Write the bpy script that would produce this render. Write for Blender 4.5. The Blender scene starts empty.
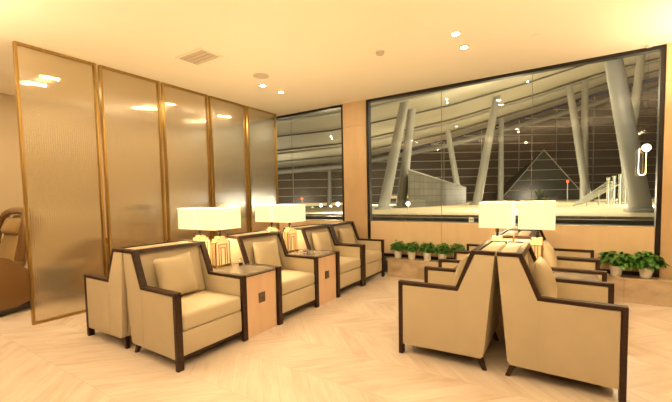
import bpy, bmesh, math, random
from mathutils import Vector, Matrix, Euler
random.seed(7)
S = bpy.context.scene
C = S.collection
R = math.radians

# ------------------------------------------------------------------ materials
def mat(name, col, rough=.5, metal=0, emit=None, es=0, spec=.5, coat=0):
    m = bpy.data.materials.new(name); m.use_nodes = True
    b = m.node_tree.nodes['Principled BSDF']
    b.inputs['Base Color'].default_value = (*col, 1)
    b.inputs['Roughness'].default_value = rough
    b.inputs['Metallic'].default_value = metal
    b.inputs['Specular IOR Level'].default_value = spec
    b.inputs['Coat Weight'].default_value = coat
    if emit:
        b.inputs['Emission Color'].default_value = (*emit, 1)
        b.inputs['Emission Strength'].default_value = es
    return m

def nd(m, t, **kw):
    n = m.node_tree.nodes.new(t)
    for k, v in kw.items(): setattr(n, k, v)
    return n
def ln(m, a, b): m.node_tree.links.new(a, b)
def B(m): return m.node_tree.nodes['Principled BSDF']
def mth(m, op, a, b=None, c=None):
    n = nd(m, 'ShaderNodeMath', operation=op)
    for i, v in enumerate((a, b, c)):
        if v is None: continue
        if isinstance(v, (int, float)): n.inputs[i].default_value = v
        else: ln(m, v, n.inputs[i])
    return n.outputs[0]
def ramp(m, fac, stops):
    n = nd(m, 'ShaderNodeValToRGB')
    e = n.color_ramp.elements
    while len(e) < len(stops): e.new(.5)
    for i, (p, c) in enumerate(stops):
        e[i].position = p; e[i].color = (*c, 1)
    ln(m, fac, n.inputs[0]); return n.outputs[0]
def objcoord(m, scale=(1, 1, 1), rot=(0, 0, 0)):
    tc = nd(m, 'ShaderNodeTexCoord'); mp = nd(m, 'ShaderNodeMapping')
    mp.inputs['Scale'].default_value = scale; mp.inputs['Rotation'].default_value = rot
    ln(m, tc.outputs['Object'], mp.inputs[0]); return mp.outputs[0]
def noise(m, vec, scale, detail=3, rough=.5):
    n = nd(m, 'ShaderNodeTexNoise'); n.inputs['Scale'].default_value = scale
    n.inputs['Detail'].default_value = detail; n.inputs['Roughness'].default_value = rough
    ln(m, vec, n.inputs['Vector']); return n.outputs[0]
def bump(m, h, strength=.2, dist=.01):
    n = nd(m, 'ShaderNodeBump'); n.inputs['Strength'].default_value = strength
    n.inputs['Distance'].default_value = dist
    ln(m, h, n.inputs['Height']); ln(m, n.outputs[0], B(m).inputs['Normal'])

def mixed(name, c1, c2, scale, vs=(1, 1, 1), rough=.5, metal=0, bs=0, detail=4, p=(.35, .65), spec=.5):
    m = mat(name, c1, rough, metal, spec=spec)
    v = objcoord(m, vs); n = noise(m, v, scale, detail)
    ln(m, ramp(m, n, [(p[0], c1), (p[1], c2)]), B(m).inputs['Base Color'])
    if bs: bump(m, n, bs, .005)
    return m

M = {}
M['leather'] = mixed('leather', (.565, .485, .335), (.59, .505, .35), 6, rough=.5, bs=0, spec=.3)
_n = noise(M['leather'], objcoord(M['leather']), 350, 2); bump(M['leather'], _n, .12, .002)
M['pillow'] = mixed('pillow_leather', (.53, .45, .30), (.56, .475, .32), 5, rough=.42, spec=.4)
M['walnut'] = mixed('walnut', (.03, .013, .007), (.05, .022, .012), 14, (1, 1, 5), rough=.42, spec=.3)
M['oak'] = mixed('oak_veneer', (.72, .50, .33), (.77, .55, .37), 5, (3, 3, .5), rough=.4)
M['wallwood'] = mixed('wall_veneer', (.60, .44, .26), (.65, .48, .29), 4, (2, 2, .35), rough=.42)
M['darkwood'] = mixed('dark_wall_veneer', (.16, .10, .055), (.2, .13, .07), 4, (2, 2, .35), rough=.5)
M['parapet'] = mixed('parapet_veneer', (.80, .62, .40), (.84, .66, .44), 4, (2, 2, .35), rough=.5)
M['marble'] = mixed('grey_marble', (.22, .19, .15), (.30, .26, .21), 7, (1, 2, 1), rough=.16, detail=8, p=(.4, .62))
M['stone'] = mixed('beige_stone', (.42, .32, .21), (.66, .54, .39), 3.6, (1, 1, 1.6), rough=.22, detail=8)
M['gold'] = mixed('brushed_gold', (.44, .29, .09), (.54, .37, .13), 30, (1, 1, .1), rough=.3, metal=1)
M['bronze'] = mat('bronze_plate', (.16, .12, .08), .4, .8)
M['plate'] = mat('plate_line', (.42, .35, .25), .35, .9)
M['blackmetal'] = mat('black_metal', (.018, .014, .011), .4, .3)
M['white'] = mixed('pot_ceramic', (.90, .88, .84), (.92, .90, .86), 3, rough=.3)
M['soil'] = mixed('soil', (.03, .02, .01), (.07, .045, .02), 60, rough=.95, bs=.6)
M['leaf'] = mixed('leaf_green', (.035, .14, .015), (.10, .30, .045), 14, rough=.42)
M['stem'] = mat('stem_green', (.08, .2, .03), .5)
M['ceiling'] = mixed('ceiling_paint', (.93, .87, .72), (.94, .88, .73), 1.5, rough=.85)
M['wallpaint'] = mixed('wall_paint', (.60, .49, .32), (.62, .51, .335), 1.5, rough=.8)
M['vent'] = mat('vent_paint', (.62, .54, .42), .6)
M['ventdark'] = mat('vent_gap', (.30, .24, .17), .8)
M['spotrim'] = mat('spot_trim', (.8, .76, .66), .4)
M['spotled'] = mat('spot_led', (1, 1, 1), .5, emit=(1, .86, .62), es=30)
M['shade'] = mat('lamp_shade_fabric', (.9, .82, .6), .8, emit=(1, .84, .46), es=.66)
M['onyx'] = mixed('lit_onyx', (.9, .76, .5), (.8, .62, .35), 9, rough=.3)
B(M['onyx']).inputs['Emission Color'].default_value = (1, .66, .25, 1)
B(M['onyx']).inputs['Emission Strength'].default_value = .38
M['glassjar'] = mat('jar_glass', (.9, .9, .85), .05); B(M['glassjar']).inputs['Transmission Weight'].default_value = .9
M['brownjar'] = mat('dark_filling', (.05, .025, .012), .5)
M['red'] = mat('red_label', (.45, .05, .03), .5)
M['card'] = mat('white_card', (.8, .8, .74), .6)
M['tube'] = mat('warm_tube', (1, .9, .7), .4, emit=(1, .55, .18), es=7)
M['disc'] = mat('warm_disc', (1, .9, .7), .4, emit=(1, .86, .55), es=7)
M['bronzeshell'] = mat('bronze_shell', (.24, .13, .05), .25, .35, coat=.5)
M['goldleather'] = mixed('gold_leather', (.34, .22, .09), (.40, .27, .11), 5, rough=.3)
M['blackplastic'] = mat('black_plastic', (.02, .016, .014), .35)
# exterior
M['steel'] = mixed('white_painted_steel', (.35, .35, .32), (.39, .39, .36), 1.2, (1, 1, .3), rough=.45)
M['canopy'] = mixed('canopy_panel', (.42, .39, .30), (.47, .44, .34), .35, rough=.7)
M['rib'] = mat('canopy_rib', (.10, .09, .07), .6)
M['railsteel'] = mat('rail_steel', (.45, .46, .38), .35, .5)
M['deck'] = mixed('deck_paving', (.62, .52, .34), (.70, .60, .40), .8, rough=.7)
M['kerb'] = mixed('kerb_stone', (.19, .185, .16), (.24, .23, .2), 2, rough=.7)
M['asphalt'] = mixed('asphalt', (.06, .055, .045), (.09, .08, .065), 2, rough=.8)
M['mullion'] = mat('mullion', (.50, .47, .38), .5)
M['darkglass'] = mixed('dark_facade', (.03, .021, .013), (.055, .038, .022), .12, rough=.3)
B(M['darkglass']).inputs['Emission Color'].default_value = (1, .62, .3, 1)
B(M['darkglass']).inputs['Emission Strength'].default_value = .034  # faint glow put into the glazing for dim lobby light behind it
M['greyglass'] = mixed('pyramid_glass', (.055, .055, .045), (.075, .07, .055), .6, rough=.3)
M['glow'] = mixed('lit_lobby', (.5, .42, .28), (.3, .24, .14), .3, rough=.5)
M['darkleaf'] = mixed('dark_leaf', (.012, .02, .008), (.03, .04, .015), 10, rough=.7)
M['carlight'] = mat('car_light', (1, 1, 1), .5, emit=(1, .93, .78), es=12)
M['redlight'] = mat('red_light', (1, .1, .05), .5, emit=(1, .08, .03), es=3)
M['bluelight'] = mat('blue_light', (.6, .7, .9), .5, emit=(.6, .72, 1), es=.9)
M['greenlight'] = mat('green_light', (.2, 1, .2), .5, emit=(.35, .8, .2), es=1.5)
M['facadelight'] = mat('warm_window', (1, .8, .5), .5, emit=(1, .62, .25), es=.45)

# block wall: grid lines
m = M['block'] = mat('gridded_stone', (.3, .29, .25), .6)
br = nd(m, 'ShaderNodeTexBrick'); br.offset = 0
br.inputs['Color1'].default_value = (.15, .14, .115, 1); br.inputs['Color2'].default_value = (.11, .105, .085, 1)
br.inputs['Mortar'].default_value = (.05, .045, .035, 1); br.inputs['Scale'].default_value = 1
br.inputs['Mortar Size'].default_value = .02; br.inputs['Brick Width'].default_value = .7; br.inputs['Row Height'].default_value = .45
_s = nd(m, 'ShaderNodeSeparateXYZ'); ln(m, objcoord(m), _s.inputs[0]); _c = nd(m, 'ShaderNodeCombineXYZ')
ln(m, mth(m, 'ADD', _s.outputs[0], _s.outputs[1]), _c.inputs[0]); ln(m, _s.outputs[2], _c.inputs[1]); ln(m, _c.outputs[0], br.inputs['Vector']); ln(m, br.outputs[0], B(m).inputs['Base Color'])

# window glass: clear with fresnel mirror
def winglass():
    m = bpy.data.materials.new('window_glass'); m.use_nodes = True; t = m.node_tree; t.nodes.clear()
    o = t.nodes.new('ShaderNodeOutputMaterial'); mx = t.nodes.new('ShaderNodeMixShader')
    tr = t.nodes.new('ShaderNodeBsdfTransparent'); tr.inputs[0].default_value = (.96, .97, .95, 1)
    gl = t.nodes.new('ShaderNodeBsdfGlossy'); gl.inputs['Roughness'].default_value = .003
    lw = t.nodes.new('ShaderNodeLayerWeight'); lw.inputs[0].default_value = .5
    pw = t.nodes.new('ShaderNodeMath'); pw.operation = 'POWER'; pw.inputs[1].default_value = 5; t.links.new(lw.outputs['Facing'], pw.inputs[0])
    fr = t.nodes.new('ShaderNodeMath'); fr.operation = 'MULTIPLY_ADD'; fr.inputs[1].default_value = .9; fr.inputs[2].default_value = .03; t.links.new(pw.outputs[0], fr.inputs[0])
    t.links.new(fr.outputs[0], mx.inputs[0]); t.links.new(tr.outputs[0], mx.inputs[1]); t.links.new(gl.outputs[0], mx.inputs[2])
    t.links.new(mx.outputs[0], o.inputs[0]); return m
M['winglass'] = winglass()

# fluted champagne glass
def fluted():
    m = bpy.data.materials.new('fluted_glass'); m.use_nodes = True; t = m.node_tree; t.nodes.clear()
    N = t.nodes.new; L = t.links.new
    o = N('ShaderNodeOutputMaterial')
    tc = N('ShaderNodeTexCoord'); wv = N('ShaderNodeTexWave'); wv.wave_type = 'BANDS'; wv.bands_direction = 'Y'
    wv.wave_profile = 'SIN'; wv.inputs['Scale'].default_value = 15
    L(tc.outputs['Object'], wv.inputs['Vector'])
    bp = N('ShaderNodeBump'); bp.inputs['Strength'].default_value = 1; bp.inputs['Distance'].default_value = .0022
    L(wv.outputs['Fac'], bp.inputs['Height'])
    tl = N('ShaderNodeBsdfTranslucent'); tl.inputs[0].default_value = (.95, .88, .70, 1)
    rf = N('ShaderNodeBsdfRefraction'); rf.inputs['Roughness'].default_value = .22; rf.inputs['IOR'].default_value = 1.18
    rf.inputs[0].default_value = (.97, .94, .84, 1)
    tr = N('ShaderNodeBsdfTransparent'); tr.inputs[0].default_value = (.97, .94, .84, 1)
    gl = N('ShaderNodeBsdfGlossy'); gl.inputs['Roughness'].default_value = .2; gl.inputs[0].default_value = (1, .95, .85, 1)
    for n in (tl, rf, gl): L(bp.outputs[0], n.inputs['Normal'])
    def mx(a, b, f):
        n = N('ShaderNodeMixShader')
        if isinstance(f, float): n.inputs[0].default_value = f
        else: L(f, n.inputs[0])
        L(a.outputs[0], n.inputs[1]); L(b.outputs[0], n.inputs[2]); return n
    a = mx(rf, tr, .25); b = mx(a, tl, .12); c = mx(b, gl, .13)
    L(c.outputs[0], o.inputs[0]); return m
M['fluted'] = fluted()

# chevron floor: bands .6 m wide along X, planks at 45 degrees
def floor_mat():
    m = mat('chevron_floor', (.7, .6, .5), .32, spec=.4)
    tc = nd(m, 'ShaderNodeTexCoord'); sp = nd(m, 'ShaderNodeSeparateXYZ'); ln(m, tc.outputs['Object'], sp.inputs[0])
    X, Y = sp.outputs[0], sp.outputs[1]
    by = mth(m, 'DIVIDE', mth(m, 'ADD', Y, 30.17), .46)
    b = mth(m, 'FLOOR', by); fb = mth(m, 'FRACT', by)
    par = mth(m, 'MODULO', b, 2.0)
    sgn = mth(m, 'SUBTRACT', mth(m, 'MULTIPLY', par, 2.0), 1.0)
    yl = mth(m, 'MULTIPLY', sgn, Y)
    t = mth(m, 'DIVIDE', mth(m, 'ADD', mth(m, 'ADD', X, yl), 60.0), .15)
    ti = mth(m, 'FLOOR', t); tf = mth(m, 'FRACT', t)
    cmb = nd(m, 'ShaderNodeCombineXYZ'); ln(m, ti, cmb.inputs[0]); ln(m, b, cmb.inputs[1])
    wn = nd(m, 'ShaderNodeTexWhiteNoise', noise_dimensions='2D'); ln(m, cmb.outputs[0], wn.inputs['Vector'])
    # grain coordinates: across plank / along plank
    along = mth(m, 'SUBTRACT', X, yl)
    g = nd(m, 'ShaderNodeCombineXYZ')
    ln(m, mth(m, 'MULTIPLY', t, 1.1), g.inputs[0]); ln(m, mth(m, 'MULTIPLY', along, 1.3), g.inputs[1])
    ln(m, mth(m, 'MULTIPLY', wn.outputs['Value'], 37.0), g.inputs[2])
    gn = noise(m, g.outputs[0], 1.6, 5, .6)
    v = mth(m, 'ADD', mth(m, 'MULTIPLY', gn, .95), mth(m, 'MULTIPLY', wn.outputs['Value'], .17))
    col = ramp(m, v, [(.25, (.58, .455, .36)), (.5, (.70, .595, .50)), (.75, (.78, .69, .60))])
    e = mth(m, 'MINIMUM', tf, mth(m, 'SUBTRACT', 1.0, tf))
    e2 = mth(m, 'MULTIPLY', mth(m, 'MINIMUM', fb, mth(m, 'SUBTRACT', 1.0, fb)), 3.0)
    j = mth(m, 'LESS_THAN', mth(m, 'MINIMUM', e, e2), .012)
    mx = nd(m, 'ShaderNodeMix', data_type='RGBA'); ln(m, mth(m, 'MULTIPLY', j, .35), mx.inputs[0])
    ln(m, col, mx.inputs[6]); mx.inputs[7].default_value = (.35, .25, .16, 1)
    ln(m, mx.outputs[2], B(m).inputs['Base Color'])
    return m
M['floor'] = floor_mat()

# ------------------------------------------------------------------ mesh helpers
def new(name, bm, material, parent=None, smooth=False, loc=None):
    me = bpy.data.meshes.new(name)
    bmesh.ops.recalc_face_normals(bm, faces=bm.faces)
    bm.to_mesh(me); bm.free()
    me.materials.append(material)
    if smooth:
        for p in me.polygons: p.use_smooth = True
        me.set_sharp_from_angle(angle=R(smooth if smooth is not True else 45))
    o = bpy.data.objects.new(name, me); C.objects.link(o)
    if parent: o.parent = parent
    if loc: o.location = loc
    return o
def tag(o, label, cat, group=None):
    o['label'] = label; o['category'] = cat
    if group: o['group'] = group
    return o
def thing(name, label, cat, loc=(0, 0, 0), rz=0, group=None):
    o = bpy.data.objects.new(name, None); C.objects.link(o); o.empty_display_size = .1
    o.location = loc; o.rotation_euler = (0, 0, rz)
    return tag(o, label, cat, group)
def struct(o):
    o['kind'] = 'structure'; return o
def copy_tree(o, parent=None):
    c = o.copy(); C.objects.link(c); c.parent = parent
    for ch in list(o.children): copy_tree(ch, c)
    return c
def box(bm, x0, x1, y0, y1, z0, z1, bev=0, seg=2, rot=None):
    r = bmesh.ops.create_cube(bm, size=1)
    vs = r['verts']
    for v in vs:
        v.co = Vector(((x0+x1)/2 + v.co.x*(x1-x0), (y0+y1)/2 + v.co.y*(y1-y0), (z0+z1)/2 + v.co.z*(z1-z0)))
    if bev:
        es = list({e for v in vs for e in v.link_edges})
        r2 = bmesh.ops.bevel(bm, geom=es, offset=bev, segments=seg, affect='EDGES', profile=.5)
        vs = list({v for f in r2['faces'] for v in f.verts} | {v for v in vs if v.is_valid})
    if rot:
        bmesh.ops.transform(bm, matrix=rot, verts=vs)
    return vs
def prism(bm, pts, y0, y1, bev=0, seg=2):
    """polygon pts (x,z) extruded along y"""
    a = [bm.verts.new((x, y0, z)) for x, z in pts]
    b = [bm.verts.new((x, y1, z)) for x, z in pts]
    n = len(pts)
    fs = [bm.faces.new(a), bm.faces.new(b[::-1])]
    for i in range(n): fs.append(bm.faces.new((a[i], b[i], b[(i+1) % n], a[(i+1) % n])))
    if bev:
        es = list({e for f in fs for e in f.edges})
        bmesh.ops.bevel(bm, geom=es, offset=bev, segments=seg, affect='EDGES', profile=.5)
def lathe(bm, prof, n=24, c=(0, 0)):
    rings = []
    for r, z in prof:
        if r < 1e-5: rings.append([bm.verts.new((c[0], c[1], z))])
        else: rings.append([bm.verts.new((c[0]+r*math.cos(2*math.pi*i/n), c[1]+r*math.sin(2*math.pi*i/n), z)) for i in range(n)])
    for a, b in zip(rings, rings[1:]):
        for i in range(n):
            j = (i+1) % n
            if len(a) == 1 and len(b) == 1: continue
            if len(a) == 1: bm.faces.new((a[0], b[i], b[j]))
            elif len(b) == 1: bm.faces.new((a[i], a[j], b[0]))
            else: bm.faces.new((a[i], a[j], b[j], b[i]))
def tube(bm, pts, r, n=10, r1=None, closed=False):
    pts = [Vector(p) for p in pts]; rings = []
    N = len(pts)
    for i, p in enumerate(pts):
        if closed: d = pts[(i+1) % N] - pts[i-1]
        else: d = pts[min(i+1, N-1)] - pts[max(i-1, 0)]
        q = d.to_track_quat('Z', 'Y')
        rr = r if r1 is None else r + (r1-r)*i/(N-1)
        rings.append([bm.verts.new(p + q @ Vector((rr*math.cos(2*math.pi*k/n), rr*math.sin(2*math.pi*k/n), 0))) for k in range(n)])
    pr = list(zip(rings, rings[1:]))
    if closed: pr.append((rings[-1], rings[0]))
    for a, b in pr:
        for k in range(n): bm.faces.new((a[k], a[(k+1) % n], b[(k+1) % n], b[k]))
    if not closed:
        bm.faces.new(rings[0][::-1]); bm.faces.new(rings[-1])
def nb(): return bmesh.new()
def quick(name, mt, parent, *boxes, bev=0, smooth=False):
    bm = nb()
    for b in boxes: box(bm, *b, bev=bev)
    return new(name, bm, mt, parent, smooth)

# ------------------------------------------------------------------ the room
WY = 5.555      # window glass plane
CZ = 2.98
XR, YB, XL = 4.2, -5.0, -7.14
bm = nb(); box(bm, XL, XR, YB, WY+.03, -.1, 0); struct(new('floor', bm, M['floor']))
bm = nb(); box(bm, XL-.1, XR+.1, YB-.1, WY+.12, CZ, CZ+.12); struct(new('ceiling', bm, M['ceiling']))
bm = nb(); box(bm, XL-.1, XL, YB-.1, WY+.12, -.1, CZ); struct(new('wall_left', bm, M['wallpaint']))
bm = nb(); box(bm, XR, XR+.1, YB-.1, WY+.12, -.1, CZ); struct(new('wall_right', bm, M['darkwood']))
bm = nb(); box(bm, XL, XR, YB-.1, YB, -.1, CZ); struct(new('wall_back', bm, M['darkwood']))
# window wall: two wood clad piers
def pier(name, x0, x1):
    bm = nb()
    for z0, z1 in ((0, 2.552), (2.558, CZ)): box(bm, x0, x1, WY-.07, WY+.1, z0, z1)
    box(bm, x0+.004, x1-.004, WY-.06, WY+.09, .01, CZ-.01)
    return struct(new(name, bm, M['wallwood']))
pier('wall_front_pier', -3.30, -2.84)
pier('wall_front_right', 1.005, XR)
# wood parapet panels closing the bottom of the glazing
bm = nb()
for a, b, z in ((-7.084, -6.105, .046), (-6.095, -4.545, .046), (-4.535, -3.351, .046), (-2.794, -1.563, .342), (-1.557, -.333, .342), (-.327, .959, .342)):
    box(bm, a, b, WY-.03, WY+.035, z, .885)
struct(new('wall_parapet', bm, M['parapet']))
def window(name, x0, x1, z0, splits):
    e = bpy.data.objects.new(name, None); C.objects.link(e); e.location = (x0, WY, z0); struct(e)
    w = x1-x0; h = CZ-z0; t = .045
    bm = nb()
    box(bm, 0, w, -.05, .04, 0, t); box(bm, 0, w, -.05, .04, h-t, h)
    box(bm, 0, t, -.05, .04, t, h-t); box(bm, w-t, w, -.05, .04, t, h-t)
    new('window_frame', bm, M['blackmetal'], e)
    xs = [t] + [s-x0 for s in splits] + [w-t]
    for a, b in zip(xs, xs[1:]):
        bm = nb(); box(bm, a+.002, b-.002, -.006, .006, .889-z0, h-t); new('glass_pane', bm, M['winglass'], e)
    bm = nb()
    for s in splits: box(bm, s-x0-.004, s-x0+.004, -.009, -.0065, .889-z0, h-t)
    new('pane_joint', bm, M['kerb'], e)
window('window_1', -7.13, -3.305, .0, [-6.1, -4.54])
window('window_2', -2.84, 1.005, .296, [-1.56, -.33])
# low stone ledge
bm = nb()
xs = [-2.38, -1.2, -.02, .66, 1.55, 2.6, XR-.003]
for a, b in zip(xs, xs[1:]): box(bm, a+.001, b-.001, 5.302, WY-.075, 0, .272)
o = new('stone_ledge', bm, M['stone']); tag(o, 'long low beige stone ledge under the big window carrying potted plants', 'ledge')
bm = nb(); box(bm, -2.40, XR-.003, 5.291, WY-.075, .273, .295, bev=.003)
new('ledge_top', bm, M['stone'], o)

# ------------------------------------------------------------------ ceiling fittings
def spot(x, y, label, energy=None):
    t = thing('downlight', label, 'ceiling light', (x, y, CZ-.012), 0, 'recessed ceiling downlights')
    bm = nb(); lathe(bm, [(.037, .010), (.038, .0), (.052, .0), (.054, .011), (.037, .010)], 24); new('trim_ring', bm, M['spotrim'], t, True)
    bm = nb(); lathe(bm, [(0, -.002), (.036, -.002), (.036, .010), (0, .010)], 20); new('led_lens', bm, M['spotled'], t)
spot(-3.705, 3.892, 'bright round ceiling downlight nearer the square vent, left of its pair')
spot(-3.70, 4.289, 'bright round ceiling downlight above the screens, right of its pair nearer the pier')
spot(-.932, 3.837, 'bright round ceiling downlight above the window, upper one of its pair')
spot(-.934, 4.231, 'bright round ceiling downlight above the window, lower one of its pair')
t = thing('air_vent', 'rectangular slotted air vent in the ceiling over the folding screens', 'vent', (-3.58, 2.72, CZ), 0)
bm = nb()
for b in ((-.24, .24, -.15, -.125), (-.24, .24, .125, .15), (-.24, -.215, -.125, .125), (.215, .24, -.125, .125)): box(bm, *b, -.012, 0)
new('vent_frame', bm, M['ceiling'], t)
quick('vent_backing', M['ventdark'], t, (-.215, .215, -.125, .125, -.004, 0))
for k in range(4): quick('vent_slat', M['vent'], t, (-.213, .213, -.118+k*.062, -.068+k*.062, -.010, -.0045))
def disc(name, x, y, r, h, label, cat, mt):
    bm = nb(); lathe(bm, [(0, -h), (r*.8, -h), (r, -h*.4), (r, 0), (0, 0)], 28)
    return tag(new(name, bm, mt, None, True, (x, y, CZ)), label, cat)
disc('ceiling_speaker', -3.455, 3.604, .105, .008, 'flat round grille in the ceiling beside the left pair of downlights', 'speaker', M['vent'])
disc('smoke_detector', -1.78, 3.82, .05, .03, 'small round smoke detector on the ceiling left of the window downlights', 'smoke detector', M['vent'])
disc('sprinkler_cover', -.236, 4.404, .045, .006, 'small flat round cover plate on the ceiling right of the window downlights', 'cover plate', M['ceiling'])

# ------------------------------------------------------------------ fluted screens
def make_screen(first_label):
    t = thing('folding_screen', first_label, 'screen', (0, 0, 0), 0, 'gold framed fluted glass screens')
    H = CZ-.004; w = .759; f = .023
    quick('screen_frame', M['gold'], t, (-.025, .025, 0, f, 0, H), (-.025, .025, w-f, w, 0, H), (-.025, .025, f, w-f, 0, f), (-.025, .025, f, w-f, H-f, H))
    quick('fluted_glass', M['fluted'], t, (-.005, .005, f, w-f, f, H-f))
    for z in (.35, H-.6):
        bm = nb(); lathe(bm, [(0, z-.05), (.009, z-.05), (.009, z+.05), (0, z+.05)], 10, (0, w+.010))
        new('hinge', bm, M['gold'], t)
    return t
sl = ['tall gold framed fluted glass screen nearest the camera, beside the golden massage chair',
      'tall gold framed fluted glass screen, second from the left, rising behind the nearest armchair backs',
      'tall gold framed fluted glass screen, middle of the five',
      'tall gold framed fluted glass screen, fourth from the left, rising behind the first table lamps',
      'tall gold framed fluted glass screen farthest from the camera, next to the window']
s0 = make_screen(sl[0])
for i in range(5):
    s = s0 if i == 0 else copy_tree(s0)
    s.location = (-4.77, 1.378+i*.801, 0); s['label'] = sl[i]

# ------------------------------------------------------------------ armchair
# local frame: front towards +X, front plane x=.362, width along y
W = .718
def sx(s): return .368 - s*1.014
def make_armchair():
    t = thing('armchair', '', 'armchair', (0, 0, 0), 0, 'beige leather armchairs with dark wood trim')
    hw = W/2; aw = .055
    for sgn in (1, -1):
        y1 = sgn*hw; y0 = sgn*(hw-aw)
        a, b = sorted((y0, y1))
        # wood frame: outer path minus inner path
        T = .027
        outer = [(0, 0), (0, .608), (.452, .608), (.566, .897), (.725, .897)]
        inner = [(.034, 0), (.034, .608-T), (.452+T*.75, .608-T), (.566+T*.72, .897-T), (.722, .897-T)]
        bm = nb()
        for i in range(4):
            q = [outer[i], outer[i+1], inner[i+1], inner[i]]
            va = [bm.verts.new((sx(s), a, z)) for s, z in q]; vb = [bm.verts.new((sx(s), b, z)) for s, z in q]
            bm.faces.new(va); bm.faces.new(vb[::-1])
            for k in range(4): bm.faces.new((va[k], vb[k], vb[(k+1) % 4], va[(k+1) % 4]))
        bmesh.ops.remove_doubles(bm, verts=bm.verts, dist=1e-5)
        # drop internal walls between the four pieces
        bm.faces.ensure_lookup_table(); seen = {}
        for f in bm.faces: seen.setdefault(tuple(sorted(v.index for v in f.verts)), []).append(f)
        bm.verts.index_update()
        dead = []
        seen = {}
        for f in bm.faces: seen.setdefault(tuple(sorted(v.index for v in f.verts)), []).append(f)
        for k, fs in seen.items():
            if len(fs) > 1: dead += fs
        if dead: bmesh.ops.delete(bm, geom=dead, context='FACES_ONLY')
        sharp = [e for e in bm.edges if len(e.link_faces) == 2 and e.calc_face_angle(0) > .3]
        bmesh.ops.bevel(bm, geom=sharp, offset=.003, segments=1, affect='EDGES')
        new('wood_frame', bm, M['walnut'], t)
        # upholstered side panel
        pts = [(.035, .085), (.035, .580), (.473, .580), (.586, .869), (.722, .869), (.652, .118), (.632, .096)]
        bm = nb(); prism(bm, [(sx(s), z) for s, z in pts], a+.004, b-.002, .006)
        new('side_panel', bm, M['leather'], t, 40)
        bm = nb()
        yy = b-.0017 if sgn > 0 else a+.0037
        box(bm, sx(.462), sx(.4595), yy, yy+.0012, .108, .572) if sgn > 0 else box(bm, sx(.462), sx(.4595), a+.0005+.002, a+.005, .108, .572)
        new('seam', bm, M['pillow'], t)
        # splayed rear leg
        bm = nb()
        y_c = sgn*(hw-.06)
        top = [(.580, -.02), (.628, -.02), (.628, .022), (.580, .022)]
        bot = [(.640, .0), (.668, .0), (.668, .028), (.640, .028)]
        va = [bm.verts.new((sx(s), y_c+sgn*d, .112)) for s, d in top]; vb = [bm.verts.new((sx(s), y_c+sgn*d, 0)) for s, d in bot]
        bm.faces.new(va); bm.faces.new(vb[::-1])
        for k in range(4): bm.faces.new((va[k], va[(k+1) % 4], vb[(k+1) % 4], vb[k]))
        new('rear_leg', bm, M['walnut'], t)
    iw = hw-aw-.001
    # back
    pts = [(.52, .30), (.566, .60), (.602, .855), (.612, .890), (.715, .890), (.722, .862), (.652, .118), (.632, .096), (.55, .096)]
    bm = nb(); prism(bm, [(sx(s), z) for s, z in pts], -iw, iw, .008)
    new('backrest', bm, M['leather'], t, 40)
    bm = nb(); prism(bm, [(sx(.500), .435), (sx(.548), .60), (sx(.588), .868), (sx(.600), .868), (sx(.562), .60), (sx(.522), .435)], -iw+.008, iw-.008, .005)
    new('back_pad', bm, M['leather'], t, 40)
    bm = nb(); prism(bm, [(sx(.553), .866), (sx(.566), .897), (sx(.606), .897), (sx(.596), .866)], -iw, iw)
    new('top_rail', bm, M['walnut'], t)
    # lower body and seat cushion
    bm = nb(); box(bm, sx(.56), sx(.02), -iw, iw, .098, .288, bev=.008); new('seat_base', bm, M['leather'], t, 40)
    bm = nb(); box(bm, sx(.56), sx(.028), -iw+.004, iw-.004, .070, .097); new('apron', bm, M['walnut'], t)
    bm = nb()
    n, mm = 14, 12
    x0, x1, y0, y1 = sx(.515), sx(.010), -iw+.002, iw-.002
    box(bm, x0, x1, y0, y1, .292, .425, bev=.028, seg=4)
    bmesh.ops.subdivide_edges(bm, edges=[e for e in bm.edges if e.calc_length() > .2], cuts=8, use_grid_fill=True)
    for v in bm.verts:
        if v.co.z > .36:
            u = (v.co.x-x0)/(x1-x0)*2-1; w = (v.co.y-y0)/(y1-y0)*2-1
            v.co.z += .022*max(0, 1-u*u)*max(0, 1-w**2) * (v.co.z-.36)/.065
    new('seat_cushion', bm, M['leather'], t, 60)
    return t
chair0 = make_armchair()
def make_pillow():
    bm = nb(); n = 20; a = .19; th = .075
    top = {}; bot = {}
    for i in range(n+1):
        for j in range(n+1):
            u = i/n*2-1; v = j/n*2-1
            pin = 1-.07*(1-abs(u)**2.2)*abs(v)**4 ; pin2 = 1-.07*(1-abs(v)**2.2)*abs(u)**4
            x = a*u*pin2; y = a*v*pin
            h = th*((1-abs(u)**2.6)*(1-abs(v)**2.6))**.55
            h += .004*math.sin(5*u+3*v)*(1-u*u)*(1-v*v)
            top[i, j] = bm.verts.new((h, x, y+a))
            bot[i, j] = top[i, j] if (i in (0, n) or j in (0, n)) else bm.verts.new((-h*.75, x, y+a))
    for i in range(n):
        for j in range(n):
            bm.faces.new((top[i, j], top[i+1, j], top[i+1, j+1], top[i, j+1]))
            f = (bot[i, j], bot[i, j+1], bot[i+1, j+1], bot[i+1, j])
            bm.faces.new(f)
    return tag(new('throw_pillow', bm, M['pillow'], None, 70), '', 'pillow', 'beige leather pillows on the armchairs')
pillow0 = make_pillow()
W0 = .725; TT = .42
YA, YC = 1.536, 2.692
XAC, XCC = -3.160, -.378   # centre lines of the two double rows
first = [True, True]
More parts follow.
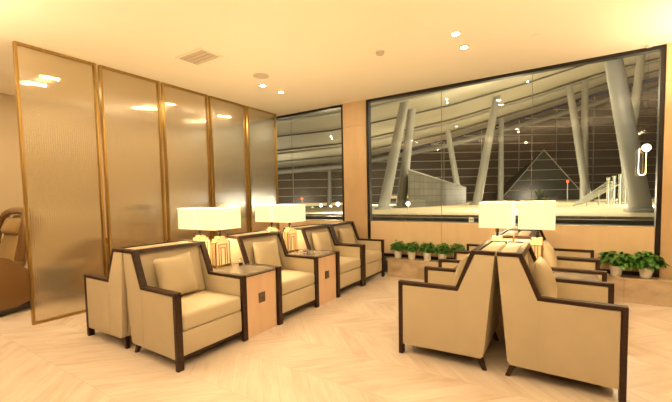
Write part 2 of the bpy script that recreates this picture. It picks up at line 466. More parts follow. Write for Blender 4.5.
def put_chair(xc, face, yc, label, plabel=None, jig=0):
    # face +1: looks to +X
    c = chair0 if first[0] else copy_tree(chair0); first[0] = False
    c.location = (xc + face*.3715, yc, 0); c.rotation_euler = (0, 0, 0 if face > 0 else math.pi); c['label'] = label
    if plabel:
        p = pillow0 if first[1] else copy_tree(pillow0); first[1] = False
        lx = sx(.452)
        p.location = (c.location.x + face*(lx+.02+(.025 if xc > -1 else 0)), yc + (jig if xc > -1 else -.02), .446)
        e = Euler((0, -.22, 0)).to_matrix().to_4x4()
        rz = Matrix.Rotation((0 if face > 0 else math.pi) + jig*1.5, 4, 'Z')
        rx = Matrix.Rotation(jig*1.2, 4, 'X')
        p.rotation_euler = (rz @ e @ rx).to_euler(); p['label'] = plabel
def rows(y0, offs): return [y0 + o for o in offs]
off = [W0/2, 1.5*W0+TT, 2.5*W0+2*TT, 3.5*W0+2*TT]
la = ['beige armchair nearest the camera in the left row, whole front and side in view',
      'beige armchair between the two wooden side tables of the left row',
      'beige armchair just beyond the second lamp table, next to last of the left row',
      'beige armchair at the far end of the left row, beside the stone ledge and pier']
pa = ['beige pillow on the nearest armchair of the left row', 'beige pillow on the armchair between the two left side tables',
      'small looking beige pillow on the next to last armchair of the left row', 'beige pillow on the farthest armchair of the left row beside the pier']
lb = ['beige armchair seen from its side, turned toward the glass screens, left of the nearest armchair',
      'armchair facing the screens, only its dark top corner showing left of the first lamps',
      'armchair facing the screens, only its dark top corner showing left of the second lamps']
for k in range(4): put_chair(XAC, 1, YA+off[k], la[k], pa[k], [.03, -.02, -.03, -.02][k])
for k in range(3): put_chair(XAC, -1, YA+off[k], lb[k])
offc = [W0/2, 1.5*W0+TT, 2.5*W0+TT]
lc = ['large beige armchair of the right group, nearest of those facing left, side on',
      'beige armchair of the right group facing left, behind the nearest one, its arm ends showing',
      'farthest armchair of the right group facing left, arm end near the potted plants']
ld = ['largest beige armchair at lower right, seen from its side, facing right toward the picture edge',
      'beige armchair facing right, second of the right group, beyond the marble side table',
      'farthest beige armchair facing right, in front of the two broad leafy plants']
pc = ['pillow just showing above the arm of the large armchair facing left', None, None]
pd = ['beige pillow leaning in the largest armchair at lower right', 'beige pillow in the second armchair facing right, right of the table lamps', None]
for k in range(3):
    put_chair(XCC, -1, YC+offc[k], lc[k], pc[k], .02)
    put_chair(XCC, 1, YC+offc[k], ld[k], pd[k], -.02)

# ------------------------------------------------------------------ side tables
def make_table():
    t = thing('side_table', '', 'side table', (0, 0, 0), 0, 'light wood side tables with marble tops')
    hw = TT/2-.004
    quick('cabinet_body', M['oak'], t, (-.355, .350, -hw+.002, hw-.002, .0, .578), bev=.002)
    quick('marble_top', M['marble'], t, (-.360, .352, -hw+.004, hw-.004, .586, .606), bev=.002)
    quick('top_edge', M['walnut'], t, (-.358, .3535, -hw, hw, .579, .5855))
    e = quick('emblem_plate', M['bronze'], t, (.3502, .356, -.042, .042, .30, .395), bev=.001)
    bm = nb()
    for i in range(4):
        r0 = .036-.009*i
        if r0 < .008: break
        zc = .3475
        for b in ((-r0, r0, zc+r0-.003, zc+r0), (-r0, r0, zc-r0, zc-r0+.003), (-r0, -r0+.003, zc-r0, zc+r0), (r0-.003, r0, zc-r0, zc+r0)):
            box(bm, .3562, .3575, b[0], b[1], b[2], b[3])
    new('emblem_lines', bm, M['plate'], e)
    return t
table0 = make_table(); tf = [True]
def put_table(xc, face, yc, label, off=.362, scl=(1, 1, 1)):
    c = table0 if tf[0] else copy_tree(table0); tf[0] = False
    c.location = (xc+face*off, yc, 0); c.rotation_euler = (0, 0, 0 if face > 0 else math.pi); c['label'] = label; c.scale = scl
yt = [YA+W0+TT/2, YA+2*W0+1.5*TT]
put_table(XAC, 1, yt[0], 'light wood side table with square emblem, between the first two armchairs of the left row')
put_table(XAC, 1, yt[1], 'light wood side table with square emblem, farther one of the left row')
put_table(XAC, -1, yt[0], 'side table turned to the screens, under the left shade of the nearer left lamps')
put_table(XAC, -1, yt[1], 'side table turned to the screens, under the left shade of the farther left lamps')
ytc = YC+W0+TT/2
put_table(XCC, -1, ytc, 'side table of the right group on its left side, hidden between two armchairs', .262, (.72, 1, .95))
put_table(XCC, 1, ytc, 'side table with marble top strip showing between the armchairs facing right', .339, (.94, 1, .95))

# ------------------------------------------------------------------ lamps
def make_lamp():
    t = thing('table_lamp', '', 'table lamp', (0, 0, 0), 0, 'table lamps with box shades and lit art deco bases')
    quick('base_plate', M['gold'], t, (-.055, .055, -.105, .105, 0, .018), bev=.003)
    # stepped lit body
    quick('lit_body', M['onyx'], t, (-.040, .040, -.092, .092, .0185, .262), (-.0405, .0405, -.070, .070, .262, .290), (-.0402, .0402, -.036, .036, .290, .312), bev=.002)
    bm = nb()
    for x0, x1 in ((.041, .047), (-.047, -.041)):
        for y, z0, z1 in ((-.092, .02, .262), (.086, .02, .262), (-.056, .02, .235), (.050, .02, .235), (-.030, .02, .20), (.024, .02, .20)):
            box(bm, x0, x1, y, y+.006, z0, z1)
        for z, y0, y1 in ((.256, -.092, -.070), (.256, .070, .092), (.284, -.070, -.036), (.284, .036, .070), (.306, -.036, .036), (.229, -.056, .056), (.194, -.030, .030)):
            box(bm, x0, x1, y0, y1, z, z+.006)
    for y0, y1 in ((-.099, -.093), (.093, .099)):
        for x in (-.040, -.014, .008, .034): box(bm, x, x+.006, y0, y1, .02, .255)
        box(bm, -.04, .04, y0, y1, .255, .261)
    new('gold_fretwork', bm, M['gold'], t)
    bm = nb(); lathe(bm, [(0, .3125), (.011, .3125), (.011, .345), (.017, .35), (.017, .40), (0, .40)], 14); new('neck', bm, M['blackmetal'], t, True)
    # open box shade
    bm = nb(); hx, hy, z0, z1 = .136, .180, .395, .615; th = .003
    def ring(a, b, z): 
        pts = []; r = .012
        for cx, cy, s in ((a-r, b-r, 0), (-a+r, b-r, 90), (-a+r, -b+r, 180), (a-r, -b+r, 270)):
            for k in range(4): an = R(s+30*k); pts.append(bm.verts.new((cx+r*math.cos(an), cy+r*math.sin(an), z)))
        return pts
    rs = [ring(hx, hy, z0), ring(hx, hy, z1), ring(hx-th, hy-th, z1), ring(hx-th, hy-th, z0)]
    for a, b in zip(rs, rs[1:]+rs[:1]):
        for k in range(16): bm.faces.new((a[k], a[(k+1) % 16], b[(k+1) % 16], b[k]))
    new('lamp_shade', bm, M['shade'], t, 40)
    bm = nb(); lathe(bm, [(0, .405), (.02, .42), (.032, .46), (.026, .50), (0, .515)], 16); new('bulb', bm, M['bulb'], t, True)
    bm = nb(); tube(bm, [(0, -hy+.004, .60), (0, hy-.004, .60)], .002, 6); tube(bm, [(-hx+.004, 0, .60), (hx-.004, 0, .60)], .002, 6); tube(bm, [(0, 0, .515), (0, 0, .60)], .002, 6)
    new('shade_spider', bm, M['gold'], t)
    return t
M['bulb'] = mat('warm_bulb', (1, .9, .7), .4, emit=(1, .72, .32), es=16)
lamp0 = make_lamp(); lf = [True]
def put_lamp(x, y, label, rz=0, z=.6065, sz=1):
    c = lamp0 if lf[0] else copy_tree(lamp0); lf[0] = False
    c.location = (x, y, z); c.rotation_euler = (0, 0, rz); c['label'] = label; c.scale = (1, 1, sz)
for k in range(2):
    w = ['nearer', 'farther'][k]
    put_lamp(XAC+.128, yt[k], 'lit table lamp of the left row, %s pair, right one, whole base showing' % w)
    put_lamp(XAC-.190, yt[k], 'lit table lamp of the left row, %s pair, left one behind' % w)
put_lamp(XCC-.118, ytc+.01, 'lit table lamp of the right group, left one of its pair', 0, .5765, 1.075)
put_lamp(XCC+.212, ytc-.02, 'lit table lamp of the right group, right one of its pair', 0, .5765, 1.075)

# small things on the tables
bm = nb(); lathe(bm, [(0, 0), (.022, 0), (.024, .03), (.0, .03)], 18)
j = new('candle_jar', bm, M['brownjar'], None, True, (-2.86, YA+W0+.33, .6065)); tag(j, 'small jar with dark filling beside the nearer left lamp base', 'jar')
bm = nb(); lathe(bm, [(.024, .0305), (.025, .055), (.014, .065), (.014, .078), (.012, .078), (.012, .064), (.022, .053), (.022, .0305)], 18); new('jar_neck', bm, M['glassjar'], j, True)
bm = nb(); lathe(bm, [(0, 0), (.02, 0), (.026, .055), (.024, .055), (.019, .004), (0, .004)], 18)
j = new('paper_cup', bm, M['card'], None, True, (-2.75, yt[1]-.05, .6065)); tag(j, 'tiny white cup with a red band on the farther left side table', 'cup')
bm = nb(); lathe(bm, [(.0218, .014), (.0246, .036)], 18); new('red_band', bm, M['red'], j, True)

# ------------------------------------------------------------------ plants
def make_plant(name, r, h, nleaf, ls, seed):
    rnd = random.Random(seed)
    t = thing(name, '', 'potted plant')
    ph = .125
    bm = nb(); lathe(bm, [(0, 0), (.046, 0), (.052, .01), (.066, ph-.008), (.068, ph), (.062, ph), (.06, ph-.012), (0, ph-.012)], 28); new('plant_pot', bm, M['white'], t, 50)
    bm = nb(); lathe(bm, [(0, ph-.011), (.059, ph-.011), (.0, ph-.004)], 20); new('soil', bm, M['soil'], t)
    bm = nb(); bs = nb()
    for i in range(nleaf):
        a = rnd.uniform(0, 6.283); el = math.acos(rnd.uniform(-.25, 1))
        rr = rnd.uniform(.55, 1)
        d = Vector((math.sin(el)*math.cos(a)*r*rr, math.sin(el)*math.sin(a)*r*rr, max(-.03, math.cos(el)*h*rr)))
        c = Vector((0, 0, ph+.035)) + d
        if i % 3 == 0: tube(bs, [(rnd.uniform(-.02, .02), rnd.uniform(-.02, .02), ph-.01), (c.x*.5, c.y*.5, ph+(c.z-ph)*.7), tuple(c)], .0016, 4)
        out = Vector((math.cos(a), math.sin(a), rnd.uniform(-.5, .55))).normalized()
        side = out.cross(Vector((rnd.uniform(-.4, .4), rnd.uniform(-.4, .4), 1))).normalized()
        up = side.cross(out).normalized()
        L = ls*rnd.uniform(.75, 1.2); wd = L*.36
        ctr = [c + out*L*s + up*(L*.22*math.sin(math.pi*s) - L*.18*s*s) for s in (0, .25, .55, .8, 1)]
        wds = (0.0, 1, 1.05, .6, 0)
        rows_ = []
        for p, ww in zip(ctr, wds):
            if ww == 0: rows_.append([bm.verts.new(p)])
            else: rows_.append([bm.verts.new(p-side*wd*ww+up*wd*.3*ww), bm.verts.new(p), bm.verts.new(p+side*wd*ww+up*wd*.3*ww)])
        for p, q in zip(rows_, rows_[1:]):
            if len(p) == 1: bm.faces.new((p[0], q[0], q[1])); bm.faces.new((p[0], q[1], q[2]))
            elif len(q) == 1: bm.faces.new((p[0], p[1], q[0])); bm.faces.new((p[1], p[2], q[0]))
            else: bm.faces.new((p[0], p[1], q[1], q[0])); bm.faces.new((p[1], p[2], q[2], q[1]))
    me_n = bpy.data.meshes
    o = new('foliage', bm, M['leaf'], t, 80)
    new('stems', bs, M['stem'], t)
    return t
px = [-2.235, -2.0, -1.745, -1.51, -1.28]
nm = ['leftmost of the five small bushy plants in white pots on the stone ledge', 'second from the left of the five small bushy plants in white pots',
      'third and middle of the five small bushy plants in white pots', 'fourth from the left of the five small bushy plants in white pots',
      'rightmost of the five small bushy plants, its pot behind an armchair arm']
p0 = None
for i, x in enumerate(px):
    t = make_plant('potted_plant', .096, .118, 200, .050, 11+i)
    t.location = (x, 5.40, .2955); t.rotation_euler = (0, 0, i*1.3); t['label'] = nm[i]; t['group'] = 'small potted plants on the ledge'
for i, (x, lab) in enumerate([(.59, 'left one of the two broad leafy potted plants at right on the stone ledge'), (.865, 'right one of the two broad leafy potted plants, beside the dark window frame')]):
    t = make_plant('potted_plant', .138, .118, 165, .078, 31+i)
    t.location = (x, 5.385, .2955); t['label'] = lab; t['group'] = 'broad leafy potted plants on the ledge'

# little white card on the glass
bm = nb(); box(bm, -.035, .035, -.004, 0, 0, .075, bev=.001)
c = new('notice_card', bm, M['card'], None, False, (-1.116, WY-.0068, .898)); tag(c, 'tiny white square card on the window glass left of the right hand lamps', 'card')
bm = nb(); box(bm, -.02, .02, -.0045, -.0042, .03, .045); new('card_print', bm, M['kerb'], c)

# lamp reflection in the glass, built as a hanging lamp with added wire
t = thing('reflected_lamp', 'glowing reflected lamp with round disc and long loop tube by the right window edge', 'lamp', (.815, 5.46, 1.50))
bm = nb(); pts = []
hw_, z0, z1 = .033, .035, .285
for k in range(13): an = math.pi + math.pi*k/12; pts.append((hw_*math.cos(an), 0, z0+hw_*math.sin(an)))
for k in range(13): an = math.pi*k/12; pts.append((hw_*math.cos(an), 0, z1+hw_*math.sin(an)))
tube(bm, pts, .0055, 8, closed=True); new('loop_tube', bm, M['tube'], t, True)
bm = nb()
mtx = Matrix.Translation((.03, -.02, .315)) @ Matrix.Rotation(R(90), 4, 'X')
lathe(bm, [(0, 0), (.042, 0), (.042, .012), (0, .012)], 24); bmesh.ops.transform(bm, matrix=mtx, verts=bm.verts); d = new('glowing_disc', bm, M['disc'], t)
bm = nb(); lathe(bm, [(.043, -.004), (.056, -.004), (.056, .014), (.043, .014), (.043, -.004)], 24); bmesh.ops.transform(bm, matrix=mtx, verts=bm.verts); new('disc_rim', bm, M['blackmetal'], t)
bm = nb(); tube(bm, [(.03, -.02, .37), (.03, -.02, CZ-1.5-.02)], .0012, 5); new('added_wire', bm, M['blackmetal'], t)
bm = nb(); lathe(bm, [(0, CZ-1.52), (.03, CZ-1.52), (.03, CZ-1.5), (0, CZ-1.5)], 16, (.03, -.02)); new('added_cup', bm, M['spotrim'], t)

# ------------------------------------------------------------------ massage chairs behind the screens
def make_massage():
    t = thing('massage_chair', '', 'massage chair', (0, 0, 0), 0, 'bronze massage chairs behind the screens')
    # faces -Y (local): side shells at x=+-.36
    for s in (1, -1):
        pts = []
        prof = [(.62, .16), (.60, .34), (.50, .52), (.34, .66), (.12, .74), (-.12, .73), (-.36, .62), (-.56, .44), (-.68, .24), (-.66, .12), (-.4, .08), (.4, .08)]
        bm = nb()
        a = [bm.verts.new((s*.29, y, z)) for y, z in prof]; b = [bm.verts.new((s*.43, y*.93, .08+(z-.08)*.9)) for y, z in prof]
        c = [bm.verts.new((s*.40, y*.99, z)) for y, z in prof]
        bm.faces.new(a)
        bm.faces.new(b[::-1]); n = len(prof)
        for k in range(n):
            q = (k+1) % n
            bm.faces.new((a[k], c[k], c[q], a[q])); bm.faces.new((c[k], b[k], b[q], c[q]))
        new('side_shell', bm, M['bronzeshell'], t, 50)
        bm = nb(); tube(bm, [(s*.36, .58, .07), (s*.40, .2, .05), (s*.40, -.3, .05), (s*.38, -.66, .10), (s*.37, -.74, .24)], .045, 10); new('base_rim', bm, M['blackplastic'], t, True)
    bm = nb(); box(bm, -.28, .28, -.5, .3, .2, .46, bev=.06, seg=4); new('seat', bm, M['goldleather'], t, 60)
    bm = nb(); v = box(bm, -.27, .27, -.09, .09, 0, .92, bev=.07, seg=4); bmesh.ops.transform(bm, matrix=Matrix.Translation((0, .36, .30)) @ Matrix.Rotation(R(-22), 4, 'X'), verts=bm.verts); new('backrest', bm, M['goldleather'], t, 60)
    bm = nb(); box(bm, -.2, .2, -.06, .06, 0, .22, bev=.05, seg=4); bmesh.ops.transform(bm, matrix=Matrix.Translation((0, .50, .92)) @ Matrix.Rotation(R(-22), 4, 'X'), verts=bm.verts); new('head_pillow', bm, M['goldleather'], t, 60)
    # hood around the head
    bm = nb(); pts = []
    for k in range(15):
        an = math.pi*k/14; pts.append((.38*math.copysign(abs(math.cos(an))**.6, math.cos(an)), .50+.10*math.sin(an), .95+.27*math.sin(an)**.7 if 0 < k < 14 else .95))
    pts = [(.38, .44, .62)] + pts + [(-.38, .44, .62)]
    tube(bm, pts, .05, 10); new('hood', bm, M['bronzeshell'], t, True)
    bm = nb(); box(bm, -.24, .24, -.86, -.52, .1, .44, bev=.06, seg=4); new('leg_rest', bm, M['blackplastic'], t, 60)
    return t
ml = ['glossy bronze massage chair at the left picture edge beside the nearest screen', 'golden massage chair seen blurred behind the first screen gap',
      'massage chair blurred behind the middle screens', 'massage chair blurred behind the farther screens']
mc = make_massage()
for i in range(3):
    c = mc if i == 0 else copy_tree(mc)
    c.location = (-5.84, 1.04+i*1.62, 0); c.rotation_euler = (0, 0, R(4)); c['label'] = ml[i]

# ------------------------------------------------------------------ outside
bm = nb(); box(bm, -60, 60, 8.6, 130, -.8, -.5); struct(new('ground_outside', bm, M['asphalt']))
bm = nb(); box(bm, -16, 25, 13.2, 62, -.5, .6); o = struct(new('terrace_outside', bm, M['deck']))
bm = nb(); box(bm, -16, 25, 12.7, 13.19, -.5, .52); box(bm, -16, 25, 9.0, 12.69, -.5, .40); struct(new('kerb_outside', bm, M['kerb']))
cols = [('A', (-7.67, 20.14, 7.58), (-8.77, 19.0, .6), 'thick white leaning steel column at the left edge of the big window'),
 ('A2', (-8.24, 22.91, 8.35), (-8.88, 22.0, .6), 'white leaning steel column just right of the leftmost one, crossing behind it'),
 ('V1', (-25.77, 53.27, 8.0), (-25.7, 52.8, -.5), 'thin upright column far off at the left edge of the big window'),
 ('V2', (-15.91, 51.95, 9.72), (-15.82, 51.7, .6), 'thin upright column rising behind the grey gridded block'),
 ('B', (-10.57, 38.21, 11.15), (-8.9, 38.53, .6), 'white column leaning left, left arm of the middle V outside'),
 ('C', (-3.99, 29.64, 9.61), (-5.30, 28.2, .6), 'white column leaning right, rising above the left shade of the right lamps'),
 ('C2', (-5.79, 45.08, 10.84), (-5.75, 44.45, .6), 'upright white column just right of the one leaning right in the middle'),
 ('D', (.31, 37.85, 12.56), (2.10, 38.18, .6), 'white column leaning left, right of the grey glass pyramid'),
 ('D2', (1.75, 38.68, 11.38), (1.82, 38.05, .6), 'upright white column close beside the one leaning left near the stairs'),
 ('E', (1.38, 16.0, 6.9), (2.44, 16.24, .6), 'thickest white leaning column, at the right side of the big window'),
 ('E2', (5.11, 35.58, 11.9), (4.1, 34.6, .6), 'thin white column emerging right of the thickest leaning column'),
 ('L1', (-35.67, 42.77, 6.14), (-35.6, 42.5, -.5), 'upright column seen in the left window next to the screens'),
 ('L2', (-25.8, 39.26, 5.97), (-25.76, 38.9, -.5), 'upright column seen in the left window next to the wood pier')]
for k, top, bot, lab in cols:
    t_, b_ = Vector(top), Vector(bot)
    t = thing('steel_column', lab, 'column', b_, 0, 'steel columns carrying the canopy outside')
    bm = nb(); tube(bm, [(0, 0, 0), tuple((t_-b_)*.5), tuple(t_-b_)], .33, 20, .25); new('shaft', bm, M['steel'], t, 60)
    bm = nb(); lathe(bm, [(0, -.0), (.5, 0), (.5, .1), (.36, .14), (0, .14)], 20); new('base_collar', bm, M['steel'], t, 50)
# canopy: beam polyline far, near edge
beam_line = [(-38.5, 30.2, 4.0), (-35.28, 32.29, 4.3), (-31.11, 35.02, 4.75), (-23.73, 39.75, 5.35), (-20.98, 41.54, 5.9), (-12.18, 47.26, 7.75), (-2.31, 53.79, 10.8), (5.37, 58.84, 13.3), (15.27, 65.26, 15.7)]
rise = [.6, .6, .6, .7, .8, 1.0, 1.3, 1.6, 1.9]
far = [(x, y, z+d) for (x, y, z), d in zip(beam_line, rise)]
near = [(-14.5, 3.6, 5.2), (-12.0, 6.0, 5.5), (-9.9, 7.4, 5.8), (-7.3, 8.9, 6.1), (-5.07, 10.16, 6.4), (-3.2, 11.4, 6.9), (-1.65, 12.39, 7.3), (1.0, 14.0, 8.2), (4.6, 16.4, 9.2)]
t = thing('terminal_canopy', 'big sloping pale canopy roof outside the windows with ribs and an edge beam', 'roof')
def cpt(i, f): return Vector(near[i]).lerp(Vector(far[i]), f)
bm = nb(); K = 10
g = [[bm.verts.new(cpt(i, k/K)) for k in range(K+1)] for i in range(9)]
h = [[bm.verts.new(cpt(i, k/K)+Vector((0, 0, .5))) for k in range(K+1)] for i in range(9)]
for i in range(8):
    for k in range(K):
        bm.faces.new((g[i][k], g[i+1][k], g[i+1][k+1], g[i][k+1])); bm.faces.new((h[i][k], h[i][k+1], h[i+1][k+1], h[i+1][k]))
for i in range(8):
    for k in (0, K): bm.faces.new((g[i][k], g[i+1][k], h[i+1][k], h[i][k]))
for k in range(K):
    for i in (0, 8): bm.faces.new((g[i][k], g[i][k+1], h[i][k+1], h[i][k]))
new('roof_deck', bm, M['canopy'], t, 60)
bm = nb(); tube(bm, [Vector(p)-Vector((.4, .6, .0)) for p in beam_line], .30, 12); new('edge_beam', bm, M['steel'], t, 60)
for f, r_, mt in ((.04, .05, 'rib'), (.10, .035, 'rib'), (.13, .06, 'steel'), (.22, .05, 'rib'), (.25, .09, 'steel'), (.38, .06, 'rib'), (.55, .08, 'rib'), (.6, .1, 'steel'), (.78, .1, 'rib')):
    bm = nb(); tube(bm, [cpt(i, f)-Vector((0, 0, r_+.06)) for i in range(9)], r_, 6); new('rib', bm, M[mt], t)
# little canopy lamps
for i, (ii, f) in enumerate([(3, .42), (3, .45), (5, .30), (5, .33), (6, .35), (1, .3), (2, .2), (2, .23)]):
    p = cpt(ii, f)-Vector((0, 0, .25)); bm = nb(); bmesh.ops.create_uvsphere(bm, u_segments=8, v_segments=6, radius=.03+.06*f)
    new('canopy_spotlight', bm, M['carlight'], t, False, p)
# curtain wall
A0, A1 = Vector((-41, 31.5, -.5)), Vector((17.0, 69.5, -.5))
ax = (A1-A0).normalized(); Lw = (A1-A0).length
t = thing('curtain_wall', 'dark glazed terminal facade with pale horizontal mullions under the canopy', 'facade', A0, math.atan2(ax.y, ax.x))
bm = nb(); hts = [6.2, 6.6, 8.0, 11.6, 15.6, 18.5]
n = len(hts)
for i in range(n-1):
    xa, xb = Lw*i/(n-1), Lw*(i+1)/(n-1)
    a = [bm.verts.new(c) for c in ((xa, 0, 0), (xb, 0, 0), (xb, 0, hts[i+1]), (xa, 0, hts[i]))]
    b = [bm.verts.new(c) for c in ((xa, .4, 0), (xb, .4, 0), (xb, .4, hts[i+1]), (xa, .4, hts[i]))]
    bm.faces.new(a); bm.faces.new(b[::-1])
    for k in range(4): bm.faces.new((a[k], b[k], b[(k+1) % 4], a[(k+1) % 4]))
new('dark_glazing', bm, M['darkglass'], t)
def hx_(x):
    u = max(0, min(.9999, x/Lw))*(n-1); i = int(u); return hts[i]+(hts[i+1]-hts[i])*(u-i)
z = 1.0
while z < 15:
    x0 = 0
    while x0 < Lw and hx_(x0) < z: x0 += .5
    if x0 < Lw-1:
        bm = nb(); box(bm, x0, Lw, -.1, -.02, z, z+.11); new('mullion', bm, M['mullion'], t)
    z += 1.12
x = 1.5; bm = nb()
while x < Lw: box(bm, x, x+.09, -.18, -.11, 0, hx_(x)); x += 5.2
new('upright_mullion', bm, M['mullion'], t)['kind'] = 'stuff'
# warm low windows on the facade
for x in (14, 17, 21): pass
bm = nb(); pr = [(2, .8, 20, 1.2), (24, 1.6, 28, 2.0), (45, 1.2, 52, 1.5), (31, 2.3, 34, 2.7)]
for a, z0, b, z1 in pr: box(bm, a, b, -.25, -.2, z0, z1)
new('lit_window', bm, M['facadelight'], t)
t = thing('lit_hoarding', 'pale bluish lit strip outside, blurred behind the two farthest glass screens', 'hoarding', (-30.5, 24.0, -.5), R(35))
quick('lit_face', M['bluelight'], t, (-5, 5, -.1, 0, 1.2, 2.6))
for x in (-4.5, 0, 4.5): quick('hoarding_post', M['kerb'], t, (x-.1, x+.1, .001, .15, 0, 2.6))
# grey block
t = thing('gridded_block', 'grey gridded box of a building on the terrace beside the leaning columns', 'building', (0, 0, 0))
bm = nb()
fp = [(-8.02, 21.12), (-7.1, 26.4), (-6.75, 31.4), (-9.5, 31.4), (-8.9, 24.0)]; zt = [2.97, 2.35, 1.95, 1.95, 2.7]
a = [bm.verts.new((x, y, .6)) for x, y in fp]; b = [bm.verts.new((x, y, z)) for (x, y), z in zip(fp, zt)]
bm.faces.new(a[::-1]); bmesh.ops.triangulate(bm, faces=[bm.faces.new(b)])
for k in range(5): bm.faces.new((a[k], a[(k+1) % 5], b[(k+1) % 5], b[k]))
new('block_body', bm, M['block'], t)
bm = nb(); 
for k in range(2):
    p, q = Vector((*fp[k], zt[k]+.03)), Vector((*fp[k+1], zt[k+1]+.03)); tube(bm, [p, q], .05, 6)
new('coping', bm, M['steel'], t)
# glass pyramid
t = thing('glass_pyramid', 'grey glass pyramid standing in front of the dark facade', 'pyramid', (-1.7, 50.0, .6))
bm = nb(); bs = [bm.verts.new(c) for c in ((-4.5, -2.6, 0), (4.6, 2.9, 0), (2.5, 6.5, 0), (-6.6, 1.0, 0))]; tp = bm.verts.new((0, 0.3, 6.1))
bm.faces.new(bs[::-1])
for k in range(4): bm.faces.new((bs[k], bs[(k+1) % 4], tp))
new('glass_faces', bm, M['greyglass'], t)
bm = nb()
for f in (0, .25, .5, .75):
    P0 = Vector((-4.5, -2.6, 0)).lerp(Vector((4.6, 2.9, 0)), .12+f); T_ = Vector((0, .3, 6.1)); 
for f in (.2, .4, .6, .8):
    a = Vector((-4.5, -2.6, 0)).lerp(Vector((0, .3, 6.1)), f); b = Vector((4.6, 2.9, 0)).lerp(Vector((0, .3, 6.1)), f); o_ = Vector((.05, -.08, .0)); tube(bm, [a+o_, b+o_], .03, 5)
tube(bm, [(-4.5, -2.6, 0.03), (0, .3, 6.1)], .05, 5); tube(bm, [(4.6, 2.9, .03), (0, .3, 6.1)], .05, 5)
new('glazing_bar', bm, M['mullion'], t)
# slanting railings / stair and lit pillars
t = thing('stair_railing', 'steel stair railings slanting up to the right before the thick leaning column', 'railing', (0, 0, 0))
for k in range(5):
    o_ = Vector((.10*k, -.12*k, .0)); bm = nb(); tube(bm, [Vector((.62, 24.0, .62+.02*k))+o_, Vector((2.35, 25.3, 2.0-.06*k))+o_], .028, 6); new('rail', bm, M['railsteel'], t)
bm = nb()
for f in (.0, .33, .66, 1): p = Vector((.72, 23.9, .62)).lerp(Vector((2.45, 25.2, 1.95)), f); tube(bm, [(p.x, p.y, .6), (p.x, p.y, p.z+.02)], .03, 6)
new('railing_post', bm, M['railsteel'], t)
for i, x in enumerate((2.55, 2.86, 3.17, 3.45)):
    bm = nb(); lathe(bm, [(0, 0), (.10, 0), (.085, .1), (.085, 1.55+.1*i), (.12, 1.65+.1*i), (0, 1.65+.1*i)], 14)
    tag(new('bollard_pillar', bm, M['railsteel'], None, 50, (x, 27.7+.18*i, .6)), 'short pale pillar in the cluster between stair railing and thick leaning column', 'pillar', 'short pillars beside the stair railing')
# dark palm in a pot
t = thing('potted_palm', 'dark potted palm on the terrace just above the right hand lamp shades', 'palm', (-.85, 20.84, .6))
bm = nb(); lathe(bm, [(0, 0), (.16, 0), (.2, .3), (.0, .3)], 16); new('planter', bm, M['kerb'], t)
bm = nb(); rnd = random.Random(5)
for k in range(26):
    an = rnd.uniform(0, 6.28); ln_ = rnd.uniform(.45, .8); el = rnd.uniform(.3, 1.3); pts = []
    for s in range(6):
        f = s/5; pts.append((math.cos(an)*ln_*f*math.cos(el)+0, math.sin(an)*ln_*f*math.cos(el), .3+ln_*f*1.4*math.sin(el)-.25*f*f))
    side = Vector((-math.sin(an), math.cos(an), 0))
    vs = []
    for f, p in enumerate(pts):
        ww = (.03, .06, .08, .07, .045, .004)[f]; vs.append((bm.verts.new(Vector(p)-side*ww), bm.verts.new(Vector(p)+side*ww)))
    for p, q in zip(vs, vs[1:]): bm.faces.new((p[0], p[1], q[1], q[0]))
new('fronds', bm, M['darkleaf'], t)
# vehicles' and street lights far off
def light_at(p, r_, lab, mt='carlight', name='street_light', hh=None):
    t = thing(name, lab, 'light', (p[0], p[1], -.5 if p[1] > 62 or p[0] < -16 else .6))
    z = p[2]-t.location.z
    bm = nb(); tube(bm, [(0, 0, 0), (0, 0, z)], .04, 6); new('post', bm, M['mullion'], t)
    bm = nb(); bmesh.ops.create_uvsphere(bm, u_segments=10, v_segments=8, radius=r_); new('lamp_head', bm, M[mt], t, False, (0, 0, z+r_))
for p, r_, lab, mt in [((-22.88, 32.87, .35), .16, 'small white light low in the left window, left of the farthest column', 'carlight'),
    ((-21.25, 33.91, .4), .22, 'brightest small white light low in the left window near the wood pier', 'carlight'),
    ((-21.9, 33.4, .25), .13, 'faint white light between two others low in the left window', 'carlight'),
    ((-24.71, 31.77, 1.2), .14, 'small red light in the left window above the farther lamp shade', 'redlight'),
    ((-23.8, 32.5, .1), .14, 'small green light low in the left window', 'greenlight'),
    ((-6.54, 17.18, .85), .10, 'bright white light at the foot of the left leaning columns', 'carlight'),
    ((.6, 38.5, 2.3), .12, 'small red light in front of the dark facade left of the leaning column', 'redlight')]:
    light_at(p, r_, lab, mt)

# ------------------------------------------------------------------ lights
def area(x, y, z, sx_, sy_, en, col, rot=(0, 0, 0)):
    l = bpy.data.lights.new('area', 'AREA'); l.shape = 'RECTANGLE'; l.size = sx_; l.size_y = sy_; l.energy = en; l.color = col
    o = bpy.data.objects.new('added_uplight', l); C.objects.link(o); o.location = (x, y, z); o.rotation_euler = rot; return o
def spotl(x, y, en, col, size=R(110), z=CZ-.03):
    l = bpy.data.lights.new('spot', 'SPOT'); l.energy = en; l.color = col; l.spot_size = size; l.spot_blend = .9; l.shadow_soft_size = .05
    o = bpy.data.objects.new('downlight_beam', l); C.objects.link(o); o.location = (x, y, z); return o
def pt(x, y, z, en, col, r=.1):
    l = bpy.data.lights.new('pt', 'POINT'); l.energy = en; l.color = col; l.shadow_soft_size = r
    o = bpy.data.objects.new('lamp_glow', l); C.objects.link(o); o.location = (x, y, z); return o
WARM = (1, .735, .44)
def dl(x, y, en):
    l = bpy.data.lights.new('downlight', 'AREA'); l.shape = 'DISK'; l.size = .09; l.energy = en; l.color = WARM
    o = bpy.data.objects.new('downlight_beam', l); C.objects.link(o); o.location = (x, y, CZ-.02)
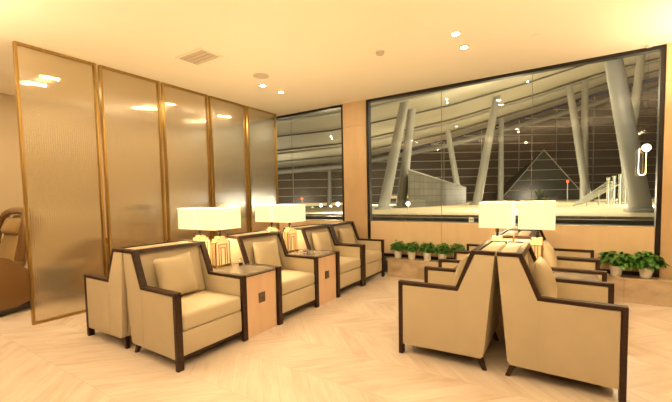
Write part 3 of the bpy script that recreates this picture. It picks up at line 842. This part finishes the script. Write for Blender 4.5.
for x in (-3.70, -.93, 1.9):
    for y in (3.89, 4.25): dl(x, y, 8)
    for y in (.6, 1.0): dl(x, y, 7)
    for y in (-2.0, -1.6): dl(x, y, 7)
dl(-2.1, 2.3, 7)
for x, y in ((-5.9, .4), (-5.9, 2.0), (-5.9, 3.6), (-5.9, 4.8)): dl(x, y, 14)  # lamps added behind the screens to brighten that side
# unseen uplights added to brighten the ceiling, dressed with made-up trays
for x, y, e in ((-3.9, .1, 46), (-1.9, -.5, 38), (.2, .75, 36), (1.75, 2.6, 44), (1.95, 4.7, 68), (-6.2, .0, 14)):
    area(x, y, 2.2, 1.2, .26, e, WARM, (math.pi, 0, 0))
    t = thing('added_uplighter', 'slim bronze tray lamp added out of view to light the ceiling from below', 'lamp', (x, y, 2.15), 0, 'added tray lamps')
    quick('tray', M['bronze'], t, (-.65, .65, -.16, .16, 0, .02), (-.65, .65, -.16, -.145, .02, .07), (-.65, .65, .145, .16, .02, .07), (-.65, -.635, -.145, .145, .02, .07), (.635, .65, -.145, .145, .02, .07))
    for q in (-.5, .5):
        bm = nb(); tube(bm, [(q, 0, .02), (q, 0, CZ-2.151)], .004, 6); new('hanging_rod', bm, M['blackmetal'], t)
for x, y in ((XAC+.128, yt[0]), (XAC+.128, yt[1]), (XAC-.19, yt[0]), (XAC-.19, yt[1]), (XCC-.118, ytc), (XCC+.212, ytc)):
    pt(x, y, 1.15, 21, (1, .72, .40), .03)
# outside floodlights
for p, e in (((-9, 14, 1.2), 110), ((-2, 18, 1.2), 170), ((4, 24, 1.2), 200), ((-14, 30, 1.2), 300), ((-24, 28, .5), 380), ((-4, 36, 1.5), 350), ((5, 44, 1.5), 350),
             ((-3, 22, 5.8), 160), ((3, 26, 6.3), 160), ((1.5, 13.5, 4.5), 60)):
    l = pt(p[0], p[1], p[2], e*2.8, (1, .86, .60), .04); l.name = 'floodlight'

for x, y, z, e in ((-3, 17, 6.0, 1200), (1.5, 18.5, 6.3, 1300), (-6, 23, 6.0, 900), (4, 28, 7.5, 2000), (-2, 32, 7.5, 2000)):  # spots added under the canopy to brighten the deck
    l = bpy.data.lights.new('deck', 'SPOT'); l.energy = e; l.color = (1, .85, .55); l.spot_size = R(120); l.spot_blend = .8; l.shadow_soft_size = .03
    o = bpy.data.objects.new('deck_fill_light', l); C.objects.link(o); o.location = (x, y, z)
w = bpy.data.worlds.new('night'); S.world = w; w.use_nodes = True
w.node_tree.nodes['Background'].inputs[0].default_value = (.012, .014, .022, 1)
w.node_tree.nodes['Background'].inputs[1].default_value = 1

# ------------------------------------------------------------------ camera
cd = bpy.data.cameras.new('camera'); cam = bpy.data.objects.new('camera', cd); C.objects.link(cam)
cd.sensor_width = 36; cd.lens = 352.13/672*36; cd.shift_y = (217.98-201)/672; cd.clip_start = .05; cd.clip_end = 400
y, p, r = R(32.4352), R(3.2167), R(-1.1087)
fw = Vector((-math.sin(y)*math.cos(p), math.cos(y)*math.cos(p), -math.sin(p))); rt = Vector((math.cos(y), math.sin(y), 0)); up = rt.cross(fw)
r2 = rt*math.cos(r)+up*math.sin(r); u2 = -rt*math.sin(r)+up*math.cos(r)
mw = Matrix((r2, u2, -fw)).transposed().to_4x4(); mw.translation = (0, 0, 1.3)
cam.matrix_world = mw
S.camera = cam
S.view_settings.view_transform = 'Standard'; S.view_settings.look = 'None'; S.view_settings.gamma = 1
S.view_settings.exposure = .12; S.view_settings.use_curve_mapping = False
